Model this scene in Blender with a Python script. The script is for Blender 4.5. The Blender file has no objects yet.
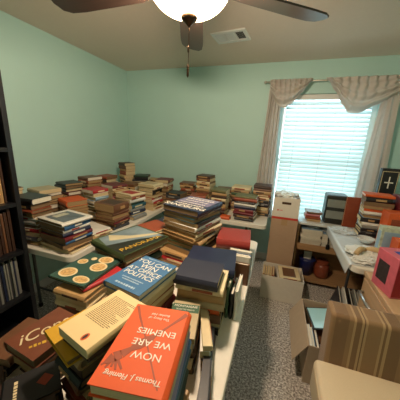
import bpy, bmesh, math, random
from mathutils import Vector, Matrix
random.seed(7)
C = bpy.context.scene
COL = C.collection
PI = math.pi

# ------------------------------------------------------------------ camera
F = 230.0
H = 1.53
def _n(v): return Vector(v).normalized()
_Y = _n((80, -55, F)); _Z = -_n((-39, 900, F)); _Z = (_Z - _Y * _Z.dot(_Y)).normalized(); _X = _Y.cross(_Z)
RM = Matrix((_X, _Y, _Z))                      # image frame -> world
EYE = Vector((0, 0, H))
cam = bpy.data.cameras.new('camera'); camo = bpy.data.objects.new('camera', cam); COL.objects.link(camo)
cam.sensor_width = 36; cam.lens = 36 * F / 400; cam.clip_start = .02
right = RM @ Vector((1, 0, 0)); up = RM @ Vector((0, -1, 0)); back = RM @ Vector((0, 0, -1))
M4 = Matrix.Identity(4)
for i in range(3):
    M4[i][0] = right[i]; M4[i][1] = up[i]; M4[i][2] = back[i]; M4[i][3] = EYE[i]
camo.matrix_world = M4
C.camera = camo
C.view_settings.view_transform = 'Standard'; C.view_settings.look = 'None'
C.view_settings.gamma = 1; C.view_settings.use_curve_mapping = False
C.view_settings.exposure = 0.95
C.cycles.max_bounces = 8; C.cycles.diffuse_bounces = 5; C.cycles.transparent_max_bounces = 12
C.cycles.use_denoising = True
C.cycles.sample_clamp_indirect = 6

# ------------------------------------------------------------------ world and lamps
w = bpy.data.worlds.new('daylight'); C.world = w; w.use_nodes = True
bg = w.node_tree.nodes['Background']; bg.inputs[0].default_value = (.66, .92, 1.0, 1); bg.inputs[1].default_value = 3.1
FANX, FANY = -.40, .985
pl = bpy.data.lights.new('ceiling_bulb', 'POINT'); pl.energy = 215; pl.color = (1, .80, .62); pl.shadow_soft_size = .07
plo = bpy.data.objects.new('ceiling_bulb', pl); COL.objects.link(plo); plo.location = (FANX, FANY, 2.075)
pt = bpy.data.lights.new('window_portal', 'AREA'); pt.shape = 'RECTANGLE'; pt.size = 1.0; pt.size_y = 1.5; pt.cycles.is_portal = True
pto = bpy.data.objects.new('window_portal', pt); COL.objects.link(pto); pto.location = (.45, 3.14, 1.35); pto.rotation_euler = (-PI / 2, 0, 0)

# ------------------------------------------------------------------ pixel -> world helpers
def ray(px, py): return RM @ _n((px - 200, py - 200, F))
def atz(px, py, z): q = ray(px, py); return EYE + q * ((z - H) / q.z)
def aty(px, py, y): q = ray(px, py); return EYE + q * (y / q.y)
def atx(px, py, x): q = ray(px, py); return EYE + q * (x / q.x)

# ------------------------------------------------------------------ materials
def srgb(h):
    h = h.lstrip('#'); c = [int(h[i:i + 2], 16) / 255 for i in (0, 2, 4)]
    return tuple(((x + .055) / 1.055) ** 2.4 if x > .04045 else x / 12.92 for x in c) + (1,)
_m = {}
def mat(name, col, rough=.5, metal=0, var=.12, scale=30, bump=0, stretch=(1, 1, 1), **kw):
    if name in _m: return _m[name]
    m = bpy.data.materials.new(name); m.use_nodes = True; n = m.node_tree.nodes; l = m.node_tree.links
    b = n['Principled BSDF']; b.inputs['Roughness'].default_value = rough; b.inputs['Metallic'].default_value = metal
    c = srgb(col) if isinstance(col, str) else tuple(col)
    tc = n.new('ShaderNodeTexCoord'); mp = n.new('ShaderNodeMapping'); mp.inputs['Scale'].default_value = stretch
    l.new(tc.outputs['Object'], mp.inputs[0])
    no = n.new('ShaderNodeTexNoise'); no.inputs['Scale'].default_value = scale; no.inputs['Detail'].default_value = 4
    l.new(mp.outputs[0], no.inputs['Vector'])
    mx = n.new('ShaderNodeMix'); mx.data_type = 'RGBA'
    mx.inputs[6].default_value = tuple(x * (1 - var) for x in c[:3]) + (1,)
    mx.inputs[7].default_value = tuple(min(1, x * (1 + var) + var * .02) for x in c[:3]) + (1,)
    l.new(no.outputs['Fac'], mx.inputs[0]); l.new(mx.outputs[2], b.inputs['Base Color'])
    if bump:
        bp = n.new('ShaderNodeBump'); bp.inputs['Strength'].default_value = bump; bp.inputs['Distance'].default_value = .005
        l.new(no.outputs['Fac'], bp.inputs['Height']); l.new(bp.outputs[0], b.inputs['Normal'])
    for k, v in kw.items(): b.inputs[k].default_value = v
    _m[name] = m; return m

PAL = {  # colour name -> hex of the thing itself
 'navy': '1f2842', 'black': '1b1a1c', 'charcoal': '37373b', 'maroon': '6b1f24', 'red': 'a8262a', 'orange': 'cf5a26',
 'rust': '8f4226', 'tan': 'b08d5e', 'cream': 'd8c7a0', 'white': 'dcdad0', 'brown': '6b472f', 'dark brown': '3f2a20',
 'green': '3d5a3c', 'dark green': '24392b', 'teal': '1f5560', 'blue': '33608c', 'pale blue': '8fabc0', 'grey': '86867f',
 'yellow': 'c9a033', 'pink': 'c7828a', 'olive': '62603a', 'purple': '4c3a60', 'beige': 'b5a582', 'lilac': '8d85a0'}
def cov(c): return mat('cover_' + c.replace(' ', '_'), PAL[c], .42, var=.22, scale=18)
def page(kind='cream'):
    nm = 'pages_' + kind
    if nm in _m: return _m[nm]
    col = {'cream': 'cdb98f', 'white': 'd9d2bf', 'old': '9c8057', 'dark': '7a6143'}[kind]
    return mat(nm, col, .85, var=.35, scale=6, bump=.4, stretch=(1, 1, 160))

# ------------------------------------------------------------------ mesh helpers
def box(bm, x0, x1, y0, y1, z0, z1, bev=0):
    vs = [bm.verts.new((x, y, z)) for x in (x0, x1) for y in (y0, y1) for z in (z0, z1)]
    a = [(0, 1, 3, 2), (4, 6, 7, 5), (0, 4, 5, 1), (2, 3, 7, 6), (0, 2, 6, 4), (1, 5, 7, 3)]
    fs = [bm.faces.new([vs[i] for i in f]) for f in a]
    if bev:
        es = list({e for f in fs for e in f.edges})
        bmesh.ops.bevel(bm, geom=es, offset=bev, segments=2, profile=.5, affect='EDGES')
    return vs
def bx(*a, **k):
    bm = bmesh.new(); box(bm, *a, **k); return bm
def prism(bm, pts, a0, a1, axis='x'):
    """pts: closed 2D profile; extruded along axis."""
    def P(p, a): return {'x': (a, p[0], p[1]), 'y': (p[0], a, p[1]), 'z': (p[0], p[1], a)}[axis]
    A = [bm.verts.new(P(p, a0)) for p in pts]; B = [bm.verts.new(P(p, a1)) for p in pts]
    n = len(pts)
    for i in range(n): bm.faces.new((A[i], A[(i + 1) % n], B[(i + 1) % n], B[i]))
    bm.faces.new(A[::-1]); bm.faces.new(B)
def lathe(bm, prof, seg=32, cx=0, cy=0):
    rings = []
    for r, z in prof:
        rings.append([bm.verts.new((cx + r * math.cos(2 * PI * k / seg), cy + r * math.sin(2 * PI * k / seg), z)) for k in range(seg)])
    for a, b in zip(rings, rings[1:]):
        for k in range(seg): bm.faces.new((a[k], a[(k + 1) % seg], b[(k + 1) % seg], b[k]))
    bm.faces.new(rings[0][::-1]); bm.faces.new(rings[-1])
def tube(bm, pts, r, seg=8):
    pts = [Vector(p) for p in pts]; rings = []
    for i, p in enumerate(pts):
        t = (pts[min(i + 1, len(pts) - 1)] - pts[max(i - 1, 0)]).normalized()
        u = t.cross(Vector((0, 0, 1)));
        if u.length < .01: u = t.cross(Vector((0, 1, 0)))
        u.normalize(); v = t.cross(u)
        rings.append([bm.verts.new(p + (u * math.cos(2 * PI * k / seg) + v * math.sin(2 * PI * k / seg)) * r) for k in range(seg)])
    for a, b in zip(rings, rings[1:]):
        for k in range(seg): bm.faces.new((a[k], a[(k + 1) % seg], b[(k + 1) % seg], b[k]))
    bm.faces.new(rings[0][::-1]); bm.faces.new(rings[-1])
def grid(bm, nu, nv, fn):
    V = [[bm.verts.new(fn(i / nu, j / nv)) for j in range(nv + 1)] for i in range(nu + 1)]
    for i in range(nu):
        for j in range(nv): bm.faces.new((V[i][j], V[i + 1][j], V[i + 1][j + 1], V[i][j + 1]))
def obj(name, bm, m, parent=None, smooth=False, solid=0):
    bmesh.ops.recalc_face_normals(bm, faces=bm.faces)
    me = bpy.data.meshes.new(name); bm.to_mesh(me); bm.free()
    if m: me.materials.append(m)
    if smooth:
        for p in me.polygons: p.use_smooth = True
    o = bpy.data.objects.new(name, me); COL.objects.link(o)
    if parent: o.parent = parent
    if solid:
        s = o.modifiers.new('thick', 'SOLIDIFY'); s.thickness = solid; s.offset = 0
    return o
def tag(o, label, cat, group=None):
    o['label'] = label; o['category'] = cat
    if group: o['group'] = group
    return o
def thing(name, label, cat, loc=(0, 0, 0), rz=0, group=None):
    o = bpy.data.objects.new(name, None); o.empty_display_size = .05; COL.objects.link(o)
    o.location = loc; o.rotation_euler = (0, 0, rz)
    return tag(o, label, cat, group)
def struct(name, bm, m, parent=None, **k):
    o = obj(name, bm, m, parent, **k); o['kind'] = 'structure'; return o

# ------------------------------------------------------------------ room
XL, XR, YB, YF, ZC = -2.15, 1.50, 3.03, -1.3, 2.44
WX0, WX1, WZ0, WZ1 = -.045, .945, .62, 2.10
mint = mat('mint_wall_paint', 'b2d6cf', .6, var=.03, scale=3, bump=.03)
ceilm = mat('taupe_ceiling_paint', 'dccdbd', .8, var=.03, scale=40, bump=.15)
white = mat('white_trim_paint', 'dedfdb', .4, var=.03)
bm = bmesh.new()
box(bm, XL - .1, WX0, YB, YB + .14, 0, ZC); box(bm, WX1, XR + .1, YB, YB + .14, 0, ZC)
box(bm, WX0, WX1, YB, YB + .14, 0, WZ0); box(bm, WX0, WX1, YB, YB + .14, WZ1, ZC)
struct('wall_back', bm, mint)
struct('wall_left', bx(XL - .1, XL, YF, YB, 0, ZC), mint)
struct('wall_right', bx(XR, XR + .1, YF, YB, 0, ZC), mint)
struct('wall_front', bx(XL - .1, XR + .1, YF - .1, YF, 0, ZC), mint)
struct('ceiling', bx(XL - .1, XR + .1, YF - .1, YB + .14, ZC, ZC + .1), ceilm)

def carpet():
    m = bpy.data.materials.new('speckled_carpet'); m.use_nodes = True; n = m.node_tree.nodes; l = m.node_tree.links
    b = n['Principled BSDF']; b.inputs['Roughness'].default_value = 1; b.inputs['Specular IOR Level'].default_value = .1
    tc = n.new('ShaderNodeTexCoord')
    a = n.new('ShaderNodeTexNoise'); a.inputs['Scale'].default_value = 75; a.inputs['Detail'].default_value = 3; a.inputs['Roughness'].default_value = .7
    l.new(tc.outputs['Object'], a.inputs['Vector'])
    r = n.new('ShaderNodeValToRGB'); e = r.color_ramp.elements
    e[0].position = .36; e[0].color = srgb('7a746e'); e[1].position = .62; e[1].color = srgb('efe9e2')
    e2 = r.color_ramp.elements.new(.5); e2.color = srgb('b7b0a8')
    l.new(a.outputs['Fac'], r.inputs[0]); l.new(r.outputs[0], b.inputs['Base Color'])
    bp = n.new('ShaderNodeBump'); bp.inputs['Strength'].default_value = .9; bp.inputs['Distance'].default_value = .012
    l.new(a.outputs['Fac'], bp.inputs['Height']); l.new(bp.outputs[0], b.inputs['Normal'])
    return m
struct('floor', bx(XL - .1, XR + .1, YF - .1, YB + .14, -.05, 0), carpet())
for nm, a in (('baseboard_back', (XL, XR, YB - .015, YB, 0, .09)), ('baseboard_left', (XL, XL + .015, YF, YB - .015, 0, .09)), ('baseboard_right', (XR - .015, XR, YF, YB - .015, 0, .09))):
    struct(nm, bx(*a, bev=.003), white)
# window
wf = bmesh.new(); y0, y1 = YB + .07, YB + .12
for a in ((WX0, WX0 + .05, WZ0, WZ1), (WX1 - .05, WX1, WZ0, WZ1), (WX0 + .05, WX1 - .05, WZ1 - .05, WZ1), (WX0 + .05, WX1 - .05, WZ0, WZ0 + .05), (WX0 + .05, WX1 - .05, 1.33, 1.37)):
    box(wf, a[0], a[1], y0, y1, a[2], a[3], bev=.004)
wfo = struct('window_1', wf, white)
gm = bpy.data.materials.new('window_glass'); gm.use_nodes = True; n = gm.node_tree.nodes; l = gm.node_tree.links
n.remove(n['Principled BSDF']); t_ = n.new('ShaderNodeBsdfTransparent'); g_ = n.new('ShaderNodeBsdfGlossy'); g_.inputs['Roughness'].default_value = .02
ms = n.new('ShaderNodeMixShader'); ms.inputs[0].default_value = .06
l.new(t_.outputs[0], ms.inputs[1]); l.new(g_.outputs[0], ms.inputs[2]); l.new(ms.outputs[0], n['Material Output'].inputs[0])
struct('window_pane', bx(WX0 + .05, WX1 - .05, YB + .095, YB + .099, WZ0 + .05, WZ1 - .05), gm, wfo)
struct('window_sill', bx(WX0 - .03, WX1 + .03, YB - .025, YB + .07, WZ0 - .02, WZ0, bev=.004), white, wfo)

def translucent(name, col, f=.5, rough=.6, transp=0):
    m = bpy.data.materials.new(name); m.use_nodes = True; n = m.node_tree.nodes; l = m.node_tree.links
    b = n['Principled BSDF']; b.inputs['Base Color'].default_value = srgb(col); b.inputs['Roughness'].default_value = rough
    t = n.new('ShaderNodeBsdfTranslucent'); t.inputs[0].default_value = srgb(col)
    no = n.new('ShaderNodeTexNoise'); no.inputs['Scale'].default_value = 60
    bp = n.new('ShaderNodeBump'); bp.inputs['Strength'].default_value = .1; l.new(no.outputs[0], bp.inputs['Height']); l.new(bp.outputs[0], b.inputs['Normal'])
    ms = n.new('ShaderNodeMixShader'); ms.inputs[0].default_value = f
    l.new(b.outputs[0], ms.inputs[1]); l.new(t.outputs[0], ms.inputs[2]); last = ms
    if transp:
        tr = n.new('ShaderNodeBsdfTransparent'); m2 = n.new('ShaderNodeMixShader'); m2.inputs[0].default_value = transp
        l.new(ms.outputs[0], m2.inputs[1]); l.new(tr.outputs[0], m2.inputs[2]); last = m2
    l.new(last.outputs[0], n['Material Output'].inputs[0]); return m
bt = thing('window_blind', 'white horizontal slat blind hanging closed inside the bright window', 'blind', (.45, YB + .035, WZ0))
slm = translucent('blind_vinyl', 'e8f0ef', .45, .4)
sb = bmesh.new(); k = 0; z = .055
while z < 1.40:
    a = math.radians(52); hw = .029; zz = z
    dy, dz = hw * math.cos(a), hw * math.sin(a)
    prism(sb, [(-dy, zz - dz), (0, zz + .003), (dy, zz + dz), (dy, zz + dz + .002), (0, zz + .006), (-dy, zz - dz + .002)], -.435, .435, 'x')
    z += .0475
obj('slat_panel', sb, slm, bt)
obj('head_rail', bx(-.44, .44, -.03, .025, 1.42, 1.475, bev=.004), white, bt)
obj('bottom_rail', bx(-.435, .435, -.02, .02, .005, .022, bev=.003), white, bt)
for x in (-.3, 0, .3):
    q = bmesh.new(); tube(q, [(x, -.032, .01), (x, -.032, 1.42)], .0012, 6); obj('cord', q, white, bt)

# ------------------------------------------------------------------ curtains
rodm = mat('rod_metal', 'c9c4b8', .35, .6)
RZ = 2.215; RY = 2.95
rod = thing('curtain_rod', 'thin pale curtain rod fixed above the window', 'curtain rod', (.42, RY, RZ))
q = bmesh.new(); tube(q, [(-.66, 0, 0), (.66, 0, 0)], .008, 12); obj('rod', q, rodm, rod, smooth=True)
for x in (-.62, .62):
    q = bmesh.new(); tube(q, [(x, 0, 0), (x, YB - RY - .001, 0)], .005); obj('bracket', q, rodm, rod)
    q = bmesh.new(); bmesh.ops.create_uvsphere(q, u_segments=12, v_segments=8, radius=.016, matrix=Matrix.Translation((x * 1.065, 0, 0))); obj('finial', q, rodm, rod, smooth=True)
cm = translucent('beige_curtain_fabric', 'e6e0da', .45, .9, .05)
def panel(parent, tl, tr, bl, br, z0, folds, name='drape'):
    q = bmesh.new()
    def fn(u, v):
        xt = tl + (tr - tl) * u; xb = bl + (br - bl) * u; s = v ** .8
        x = xt + (xb - xt) * s; amp = .010 + .010 * v
        return (x + .006 * math.sin(v * 5 + u * 9), -.012 + amp * math.sin(u * folds * 2 * PI + 1.3 * math.sin(v * 3)) + .008 * math.sin(u * 31), .012 - v * (RZ - z0))
    grid(q, 90, 30, fn); return obj(name, q, cm, parent, smooth=True, solid=.0025)
def swag(parent, x0, x1, dep, name='swag', s=1, y=-.035):
    q = bmesh.new()
    def fn(u, v):
        d = dep(u); x = x0 + (x1 - x0) * u
        pl_ = (1 - v) ** 1.2 * .016 * math.sin(u * 46) + v * .020 * math.sin(v * 19 + 2.5 * math.sin(u * 3)) * math.sin(PI * min(1, .15 + u * .85)) 
        return (x + s * .03 * v * math.sin(PI * u), y - .035 * math.sin(PI * v) + pl_, .014 - v * d + .008 * math.sin(u * 46) * v * (1 - v))
    grid(q, 110, 40, fn); return obj(name, q, cm, parent, smooth=True, solid=.0025)
def swag2(parent, x0, x1, prof, name='swag', y=-.04, seed=0.0):
    """cloth hanging between two rod points; prof = (u, depth, x shift) points of its lower edge, folds run parallel to it"""
    def P(u):
        for (a, da, xa), (b_, db, xb) in zip(prof, prof[1:]):
            if u <= b_: t = (u - a) / (b_ - a); t = t * t * (3 - 2 * t) * .5 + t * .5; return da + (db - da) * t, xa + (xb - xa) * t
        return prof[-1][1:]
    q = bmesh.new()
    def fn(u, v):
        d, xs = P(u)
        gat = .026 * math.sin(u * 52 + seed) * (1 - v) ** 1.1
        fold = .026 * math.sin(v * 22 + 1.2 * math.sin(u * 4 + seed)) * v ** .5 * min(1, d / .08)
        return (x0 + (x1 - x0) * u + xs * v ** 1.3, y - .045 * math.sin(PI * v) * min(1, d / .1) + gat + fold, .016 - v * d + .004 * math.sin(u * 52 + seed) * (1 - v))
    grid(q, 120, 60, fn); return obj(name, q, cm, parent, smooth=True, solid=.0025)
lc = thing('curtain', 'beige curtain with swag on the left side of the window', 'curtain', (0, RY, RZ), group=None)
panel(lc, -.18, -.055, -.235, .0, .62, 5)
swag2(lc, -.185, .255, [(0, .16, .03), (.16, .28, .045), (.34, .30, .03), (.55, .25, .01), (.8, .14, -.01), (1, .03, -.02)])
rc = thing('curtain', 'beige curtain with deep swag on the right side of the window', 'curtain', (0, RY, RZ))
panel(rc, .92, 1.05, .85, 1.14, .62, 3)
swag2(rc, .375, 1.04, [(0, .03, .03), (.12, .14, .03), (.28, .27, .01), (.42, .34, -.02), (.58, .345, -.03), (.78, .27, -.02), (1, .18, -.01)], seed=2)

# ------------------------------------------------------------------ ceiling vent
vent = thing('ceiling_vent', 'white rectangular air vent in the ceiling beside the fan', 'vent', (-.52, 2.265, ZC), math.radians(-6))
vent.scale = (.87, 1.3, 1)
q = bmesh.new()
for a in ((-.175, .175, -.085, -.06), (-.175, .175, .06, .085), (-.175, -.145, -.06, .06), (.145, .175, -.06, .06), (-.06, -.045, -.06, .06), (.045, .06, -.06, .06)):
    box(q, a[0], a[1], a[2], a[3], -.012, 0)
obj('frame', q, white, vent)
q = bmesh.new()
for x0_, x1_, s in ((-.145, -.06, 1), (.06, .145, -1), (-.045, .045, 1)):
    for i in range(7):
        x = x0_ + (x1_ - x0_) * (i + .5) / 7
        prism(q, [(x - .005 * s, -.010), (x + .005 * s, -.001), (x + .006 * s, -.001), (x - .004 * s, -.010)], -.06, .06, 'y')
obj('louvre', q, white, vent)
obj('duct_opening', bx(.06, .145, -.06, .06, -.0009, -.0003), mat('duct_black', '151515', .9), vent)

# ------------------------------------------------------------------ ceiling fan
fan = thing('ceiling_fan', 'dark bladed ceiling fan with glowing frosted glass bowl light', 'ceiling fan', (FANX, FANY, 0))
bronze = mat('oil_bronze', '4a3a2c', .35, .8, var=.1)
blade = mat('dark_walnut_blade', '3a2c26', .28, var=.35, scale=8, stretch=(1, 14, 1))
q = bmesh.new(); lathe(q, [(.06, 2.44), (.075, 2.43), (.07, 2.40), (.02, 2.385), (.02, 2.26), (.09, 2.245), (.115, 2.21), (.115, 2.165), (.09, 2.145), (.07, 2.138), (.07, 2.125), (.12, 2.112), (.157, 2.105)], 32)
obj('motor_housing', q, bronze, fan, smooth=True)
gl = bpy.data.materials.new('frosted_amber_glass'); gl.use_nodes = True; n = gl.node_tree.nodes; l = gl.node_tree.links
b = n['Principled BSDF']; b.inputs['Base Color'].default_value = (1, .86, .6, 1); b.inputs['Roughness'].default_value = .35
tc = n.new('ShaderNodeTexCoord'); no = n.new('ShaderNodeTexNoise'); no.inputs['Scale'].default_value = 7; l.new(tc.outputs['Object'], no.inputs['Vector'])
rp = n.new('ShaderNodeValToRGB'); rp.color_ramp.elements[0].color = (1, .52, .16, 1); rp.color_ramp.elements[0].position = .35; rp.color_ramp.elements[1].color = (1, .80, .45, 1); rp.color_ramp.elements[1].position = .6
l.new(no.outputs['Fac'], rp.inputs[0]); l.new(rp.outputs[0], b.inputs['Emission Color']); b.inputs['Emission Strength'].default_value = .62
tr = n.new('ShaderNodeBsdfTransparent'); tr.inputs[0].default_value = (1, .97, .9, 1); ms = n.new('ShaderNodeMixShader'); ms.inputs[0].default_value = .25
l.new(b.outputs[0], ms.inputs[1]); l.new(tr.outputs[0], ms.inputs[2]); l.new(ms.outputs[0], n['Material Output'].inputs[0])
q = bmesh.new(); prof = [(.157, 2.105)] + [(.157 * math.cos(a), 2.103 - .095 * math.sin(a)) for a in [i * PI / 2 / 14 for i in range(15)]][:-1] + [(.012, 2.007)]
rings = []
for r, z in prof: rings.append([q.verts.new((r * math.cos(2 * PI * k / 40), r * math.sin(2 * PI * k / 40), z)) for k in range(40)])
for a, b_ in zip(rings, rings[1:]):
    for k in range(40): q.faces.new((a[k], a[(k + 1) % 40], b_[(k + 1) % 40], b_[k]))
obj('glass_bowl', q, gl, fan, smooth=True)
q = bmesh.new(); lathe(q, [(.026, 2.012), (.034, 2.004), (.030, 1.994), (.018, 1.986), (.010, 1.978), (.004, 1.972)], 20); obj('finial', q, bronze, fan, smooth=True)
q = bmesh.new(); tube(q, [(0.0, 0, 1.975), (.002, 0, 1.89), (.0, 0, 1.835)], .0018, 6); ch = obj('pull_chain', q, bronze, fan)
q = bmesh.new(); lathe(q, [(.002, 1.905), (.004, 1.90), (.004, 1.885), (.002, 1.88)], 10); lathe(q, [(.002, 1.84), (.005, 1.83), (.005, 1.795), (.002, 1.788)], 10); obj('chain_weight', q, bronze, ch)
BZ = 2.118
for k, deg in enumerate((38, 110, 182, 254, 326)):
    a = math.radians(deg); q = bmesh.new()
    out = [(.20, -.050), (.24, -.060), (.55, -.070), (.62, -.066), (.655, -.045), (.665, 0), (.655, .045), (.62, .066), (.55, .070), (.24, .060), (.20, .050)]
    prism(q, [(r, s_) for r, s_ in out], 0, .008, 'z')
    TM = Matrix.Rotation(a, 4, 'Z') @ Matrix.Translation((0, 0, BZ)) @ Matrix.Rotation(math.radians(12), 4, 'X')
    bmesh.ops.transform(q, matrix=TM, verts=q.verts); bo = obj('blade', q, blade, fan)
    q = bmesh.new(); box(q, .10, .22, -.018, .018, .009, .015); box(q, .20, .28, -.035, .035, .009, .014)
    bmesh.ops.transform(q, matrix=TM, verts=q.verts); obj('blade_bracket', q, bronze, bo)

# ------------------------------------------------------------------ folding tables
ptop = mat('white_plastic_top', 'e2ddd0', .45, var=.05, bump=.05, scale=60)
steel = mat('grey_steel_leg', '6c6e70', .35, .7)
def rrect(x0, x1, y0, y1, r, n=6):
    P = []
    for cx, cy, a0 in ((x1 - r, y1 - r, 0), (x0 + r, y1 - r, 90), (x0 + r, y0 + r, 180), (x1 - r, y0 + r, 270)):
        for i in range(n + 1):
            a = math.radians(a0 + 90 * i / n); P.append((cx + r * math.cos(a), cy + r * math.sin(a)))
    return P
TZ = .74
def table(label, x0, x1, y0, y1, longy=True, ins=.08):
    t = thing('folding_table', label, 'table', ((x0 + x1) / 2, (y0 + y1) / 2, 0)); hx, hy = (x1 - x0) / 2, (y1 - y0) / 2
    q = bmesh.new(); prism(q, rrect(-hx, hx, -hy, hy, .05), TZ - .045, TZ, 'z')
    o = obj('tabletop', q, ptop, t); bv = o.modifiers.new('b', 'BEVEL'); bv.width = .006; bv.segments = 2; bv.limit_method = 'ANGLE'
    for s in (-1, 1):
        for u in (-1, 1):
            px, py = (u * (hx - ins), s * (hy - .22)) if longy else (s * (hx - .2), u * (hy - .08))
            q = bmesh.new(); tube(q, [(px, py, 0), (px, py, TZ - .045)], .013, 10); lg = obj('leg', q, steel, t, smooth=True)
            q = bmesh.new(); lathe(q, [(.017, 0), (.017, .03), (.014, .034)], 10, px, py); obj('rubber_foot', q, mat('black_rubber', '141414', .8), lg)
        q = bmesh.new()
        if longy: tube(q, [(-(hx - ins), s * (hy - .22), .2), ((hx - ins), s * (hy - .22), .2)], .009)
        else: tube(q, [(s * (hx - .2), -(hy - .08), .2), (s * (hx - .2), (hy - .08), .2)], .009)
        obj('crossbar', q, steel, t)
    return t
table('white folding table along the left wall loaded with book stacks', -1.99, -1.235, 1.05, 2.98)
table('white folding table in the foreground centre piled with books', -.90, -.078, .02, 1.86)
table('white folding table against the back wall left of the window', -1.21, -.035, 2.27, 2.895, False)
table('plastic-covered white folding table along the right wall under boxes', .57, 1.33, 1.69, 2.56, ins=.2)

# ------------------------------------------------------------------ books
ORD = ['topmost', 'second from top', 'third from top', 'fourth from top', 'fifth from top', 'sixth from top', 'seventh from top', 'eighth from top', 'ninth from top', 'tenth from top', 'eleventh from top', 'twelfth from top', 'thirteenth from top', 'fourteenth from top']
def book_mesh(W, D, T, hard=True):
    """lies flat, base at z=0, spine on the -y side, W along x (book height), D along y."""
    b = .0028 if hard else .0009; r = min(.006, T * .18) if hard else 0.001
    y0, y1 = -D / 2, D / 2
    arc = [(y0 + .004 - (.004 + r) * math.sin(PI * i / 6) if 0 < i < 6 else y0 + .004, T * i / 6) for i in range(7)]
    inn = [(y0 + .004 + b + (0 if i in (0, 6) else -r * .8 * math.sin(PI * i / 6)), b + (T - 2 * b) * i / 6) for i in range(7)]
    prof = arc + [(y1, T), (y1, T - b)] + inn[::-1] + [(y1, b), (y1, 0)]
    bm = bmesh.new(); A = [bm.verts.new((-W / 2, p[0], p[1])) for p in prof]; B = [bm.verts.new((W / 2, p[0], p[1])) for p in prof]
    n = len(prof)
    for i in range(n): bm.faces.new((A[i], A[(i + 1) % n], B[(i + 1) % n], B[i]))
    # end caps as quads: spine ring, top board, bottom board
    def cap(V, fl):
        N = n
        o = V[:7]; i_ = V[9:16][::-1]      # outer arc 0..6, inner arc bottom..top
        for k in range(6):
            f = (o[k], o[k + 1], i_[k + 1], i_[k]); bm.faces.new(f[::-1] if fl else f)
        f = (V[6], V[7], V[8], V[9]); bm.faces.new(f[::-1] if fl else f)
        f = (V[15], V[16], V[17], V[0]); bm.faces.new(f[::-1] if fl else f)
    cap(A, True); cap(B, False)
    ins = .004 if hard else .0004
    pg = bmesh.new(); box(pg, -W / 2 + ins, W / 2 - ins, y0 + .004 + b * .5, y1 - ins, b, T - b)
    return bm, pg
def book(label, cx, cy, z, rot, w_, d_, t_, c, pages='cream', side=0, hard=True, lab=None, art=None, group=None, tilt=(0, 0), art_on_top=True, nm='book'):
    """w_ (x) and d_ (y) are the footprint before rot; side: which side the spine is on 0 -y, 1 +x, 2 +y, 3 -x"""
    W, D = (w_, d_) if side % 2 == 0 else (d_, w_)
    e = thing(nm, label, 'book', (cx, cy, z), 0, group)
    e.rotation_euler = (math.radians(tilt[0]), math.radians(tilt[1]), math.radians(rot))
    holder = side * PI / 2
    cb, pb = book_mesh(W, D, t_, hard)
    Rm = Matrix.Rotation(holder, 4, 'Z')
    for q in (cb, pb): bmesh.ops.transform(q, matrix=Rm, verts=q.verts)
    co = obj('cover', cb, cov(c), e); obj('pages', pb, page(pages), e)
    if lab and t_ > .012:
        q = bmesh.new(); yy = -D / 2 - min(.006, t_ * .18) * (1 if hard else .2)
        u0 = random.uniform(-.35, -.1) * W; u1 = random.uniform(.05, .35) * W
        box(q, u0, u1, yy - .0006, yy + .003, t_ * .3, t_ * .7); bmesh.ops.transform(q, matrix=Rm, verts=q.verts)
        obj('spine_label', q, cov(lab), e)
    if art:
        q = bmesh.new(); k = random.uniform(.55, .8); box(q, -W * k / 2, W * k / 2, -D * .36, D * .36, t_ - .0004, t_ + .0006); bmesh.ops.transform(q, matrix=Rm, verts=q.verts)
        obj('cover_panel', q, cov(art), e)
    return e
LABC = {'black': 'tan', 'navy': 'white', 'charcoal': 'grey', 'maroon': 'tan', 'red': 'cream', 'brown': 'tan', 'dark brown': 'tan', 'white': 'red', 'cream': 'rust', 'tan': 'dark brown', 'green': 'cream', 'blue': 'white', 'teal': 'cream', 'rust': 'cream', 'orange': 'black'}
KIN = {'black': ['charcoal', 'brown', 'tan'], 'charcoal': ['black', 'cream', 'grey'], 'brown': ['tan', 'dark brown', 'cream'], 'dark brown': ['brown', 'tan', 'black'],
       'tan': ['cream', 'brown', 'beige'], 'cream': ['white', 'tan', 'beige'], 'white': ['cream', 'pale blue', 'beige'], 'red': ['maroon', 'cream', 'brown'], 'maroon': ['red', 'tan', 'dark brown'],
       'rust': ['brown', 'tan', 'cream'], 'navy': ['blue', 'cream', 'charcoal'], 'blue': ['white', 'navy', 'grey'], 'teal': ['navy', 'cream', 'dark green'], 'green': ['dark green', 'cream', 'tan'], 'orange': ['tan', 'brown', 'cream'],
       'dark green': ['green', 'black', 'tan'], 'beige': ['cream', 'brown', 'tan'], 'grey': ['white', 'charcoal', 'tan'], 'pink': ['cream', 'maroon'], 'yellow': ['tan', 'cream'], 'olive': ['brown', 'tan', 'dark green']}
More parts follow.
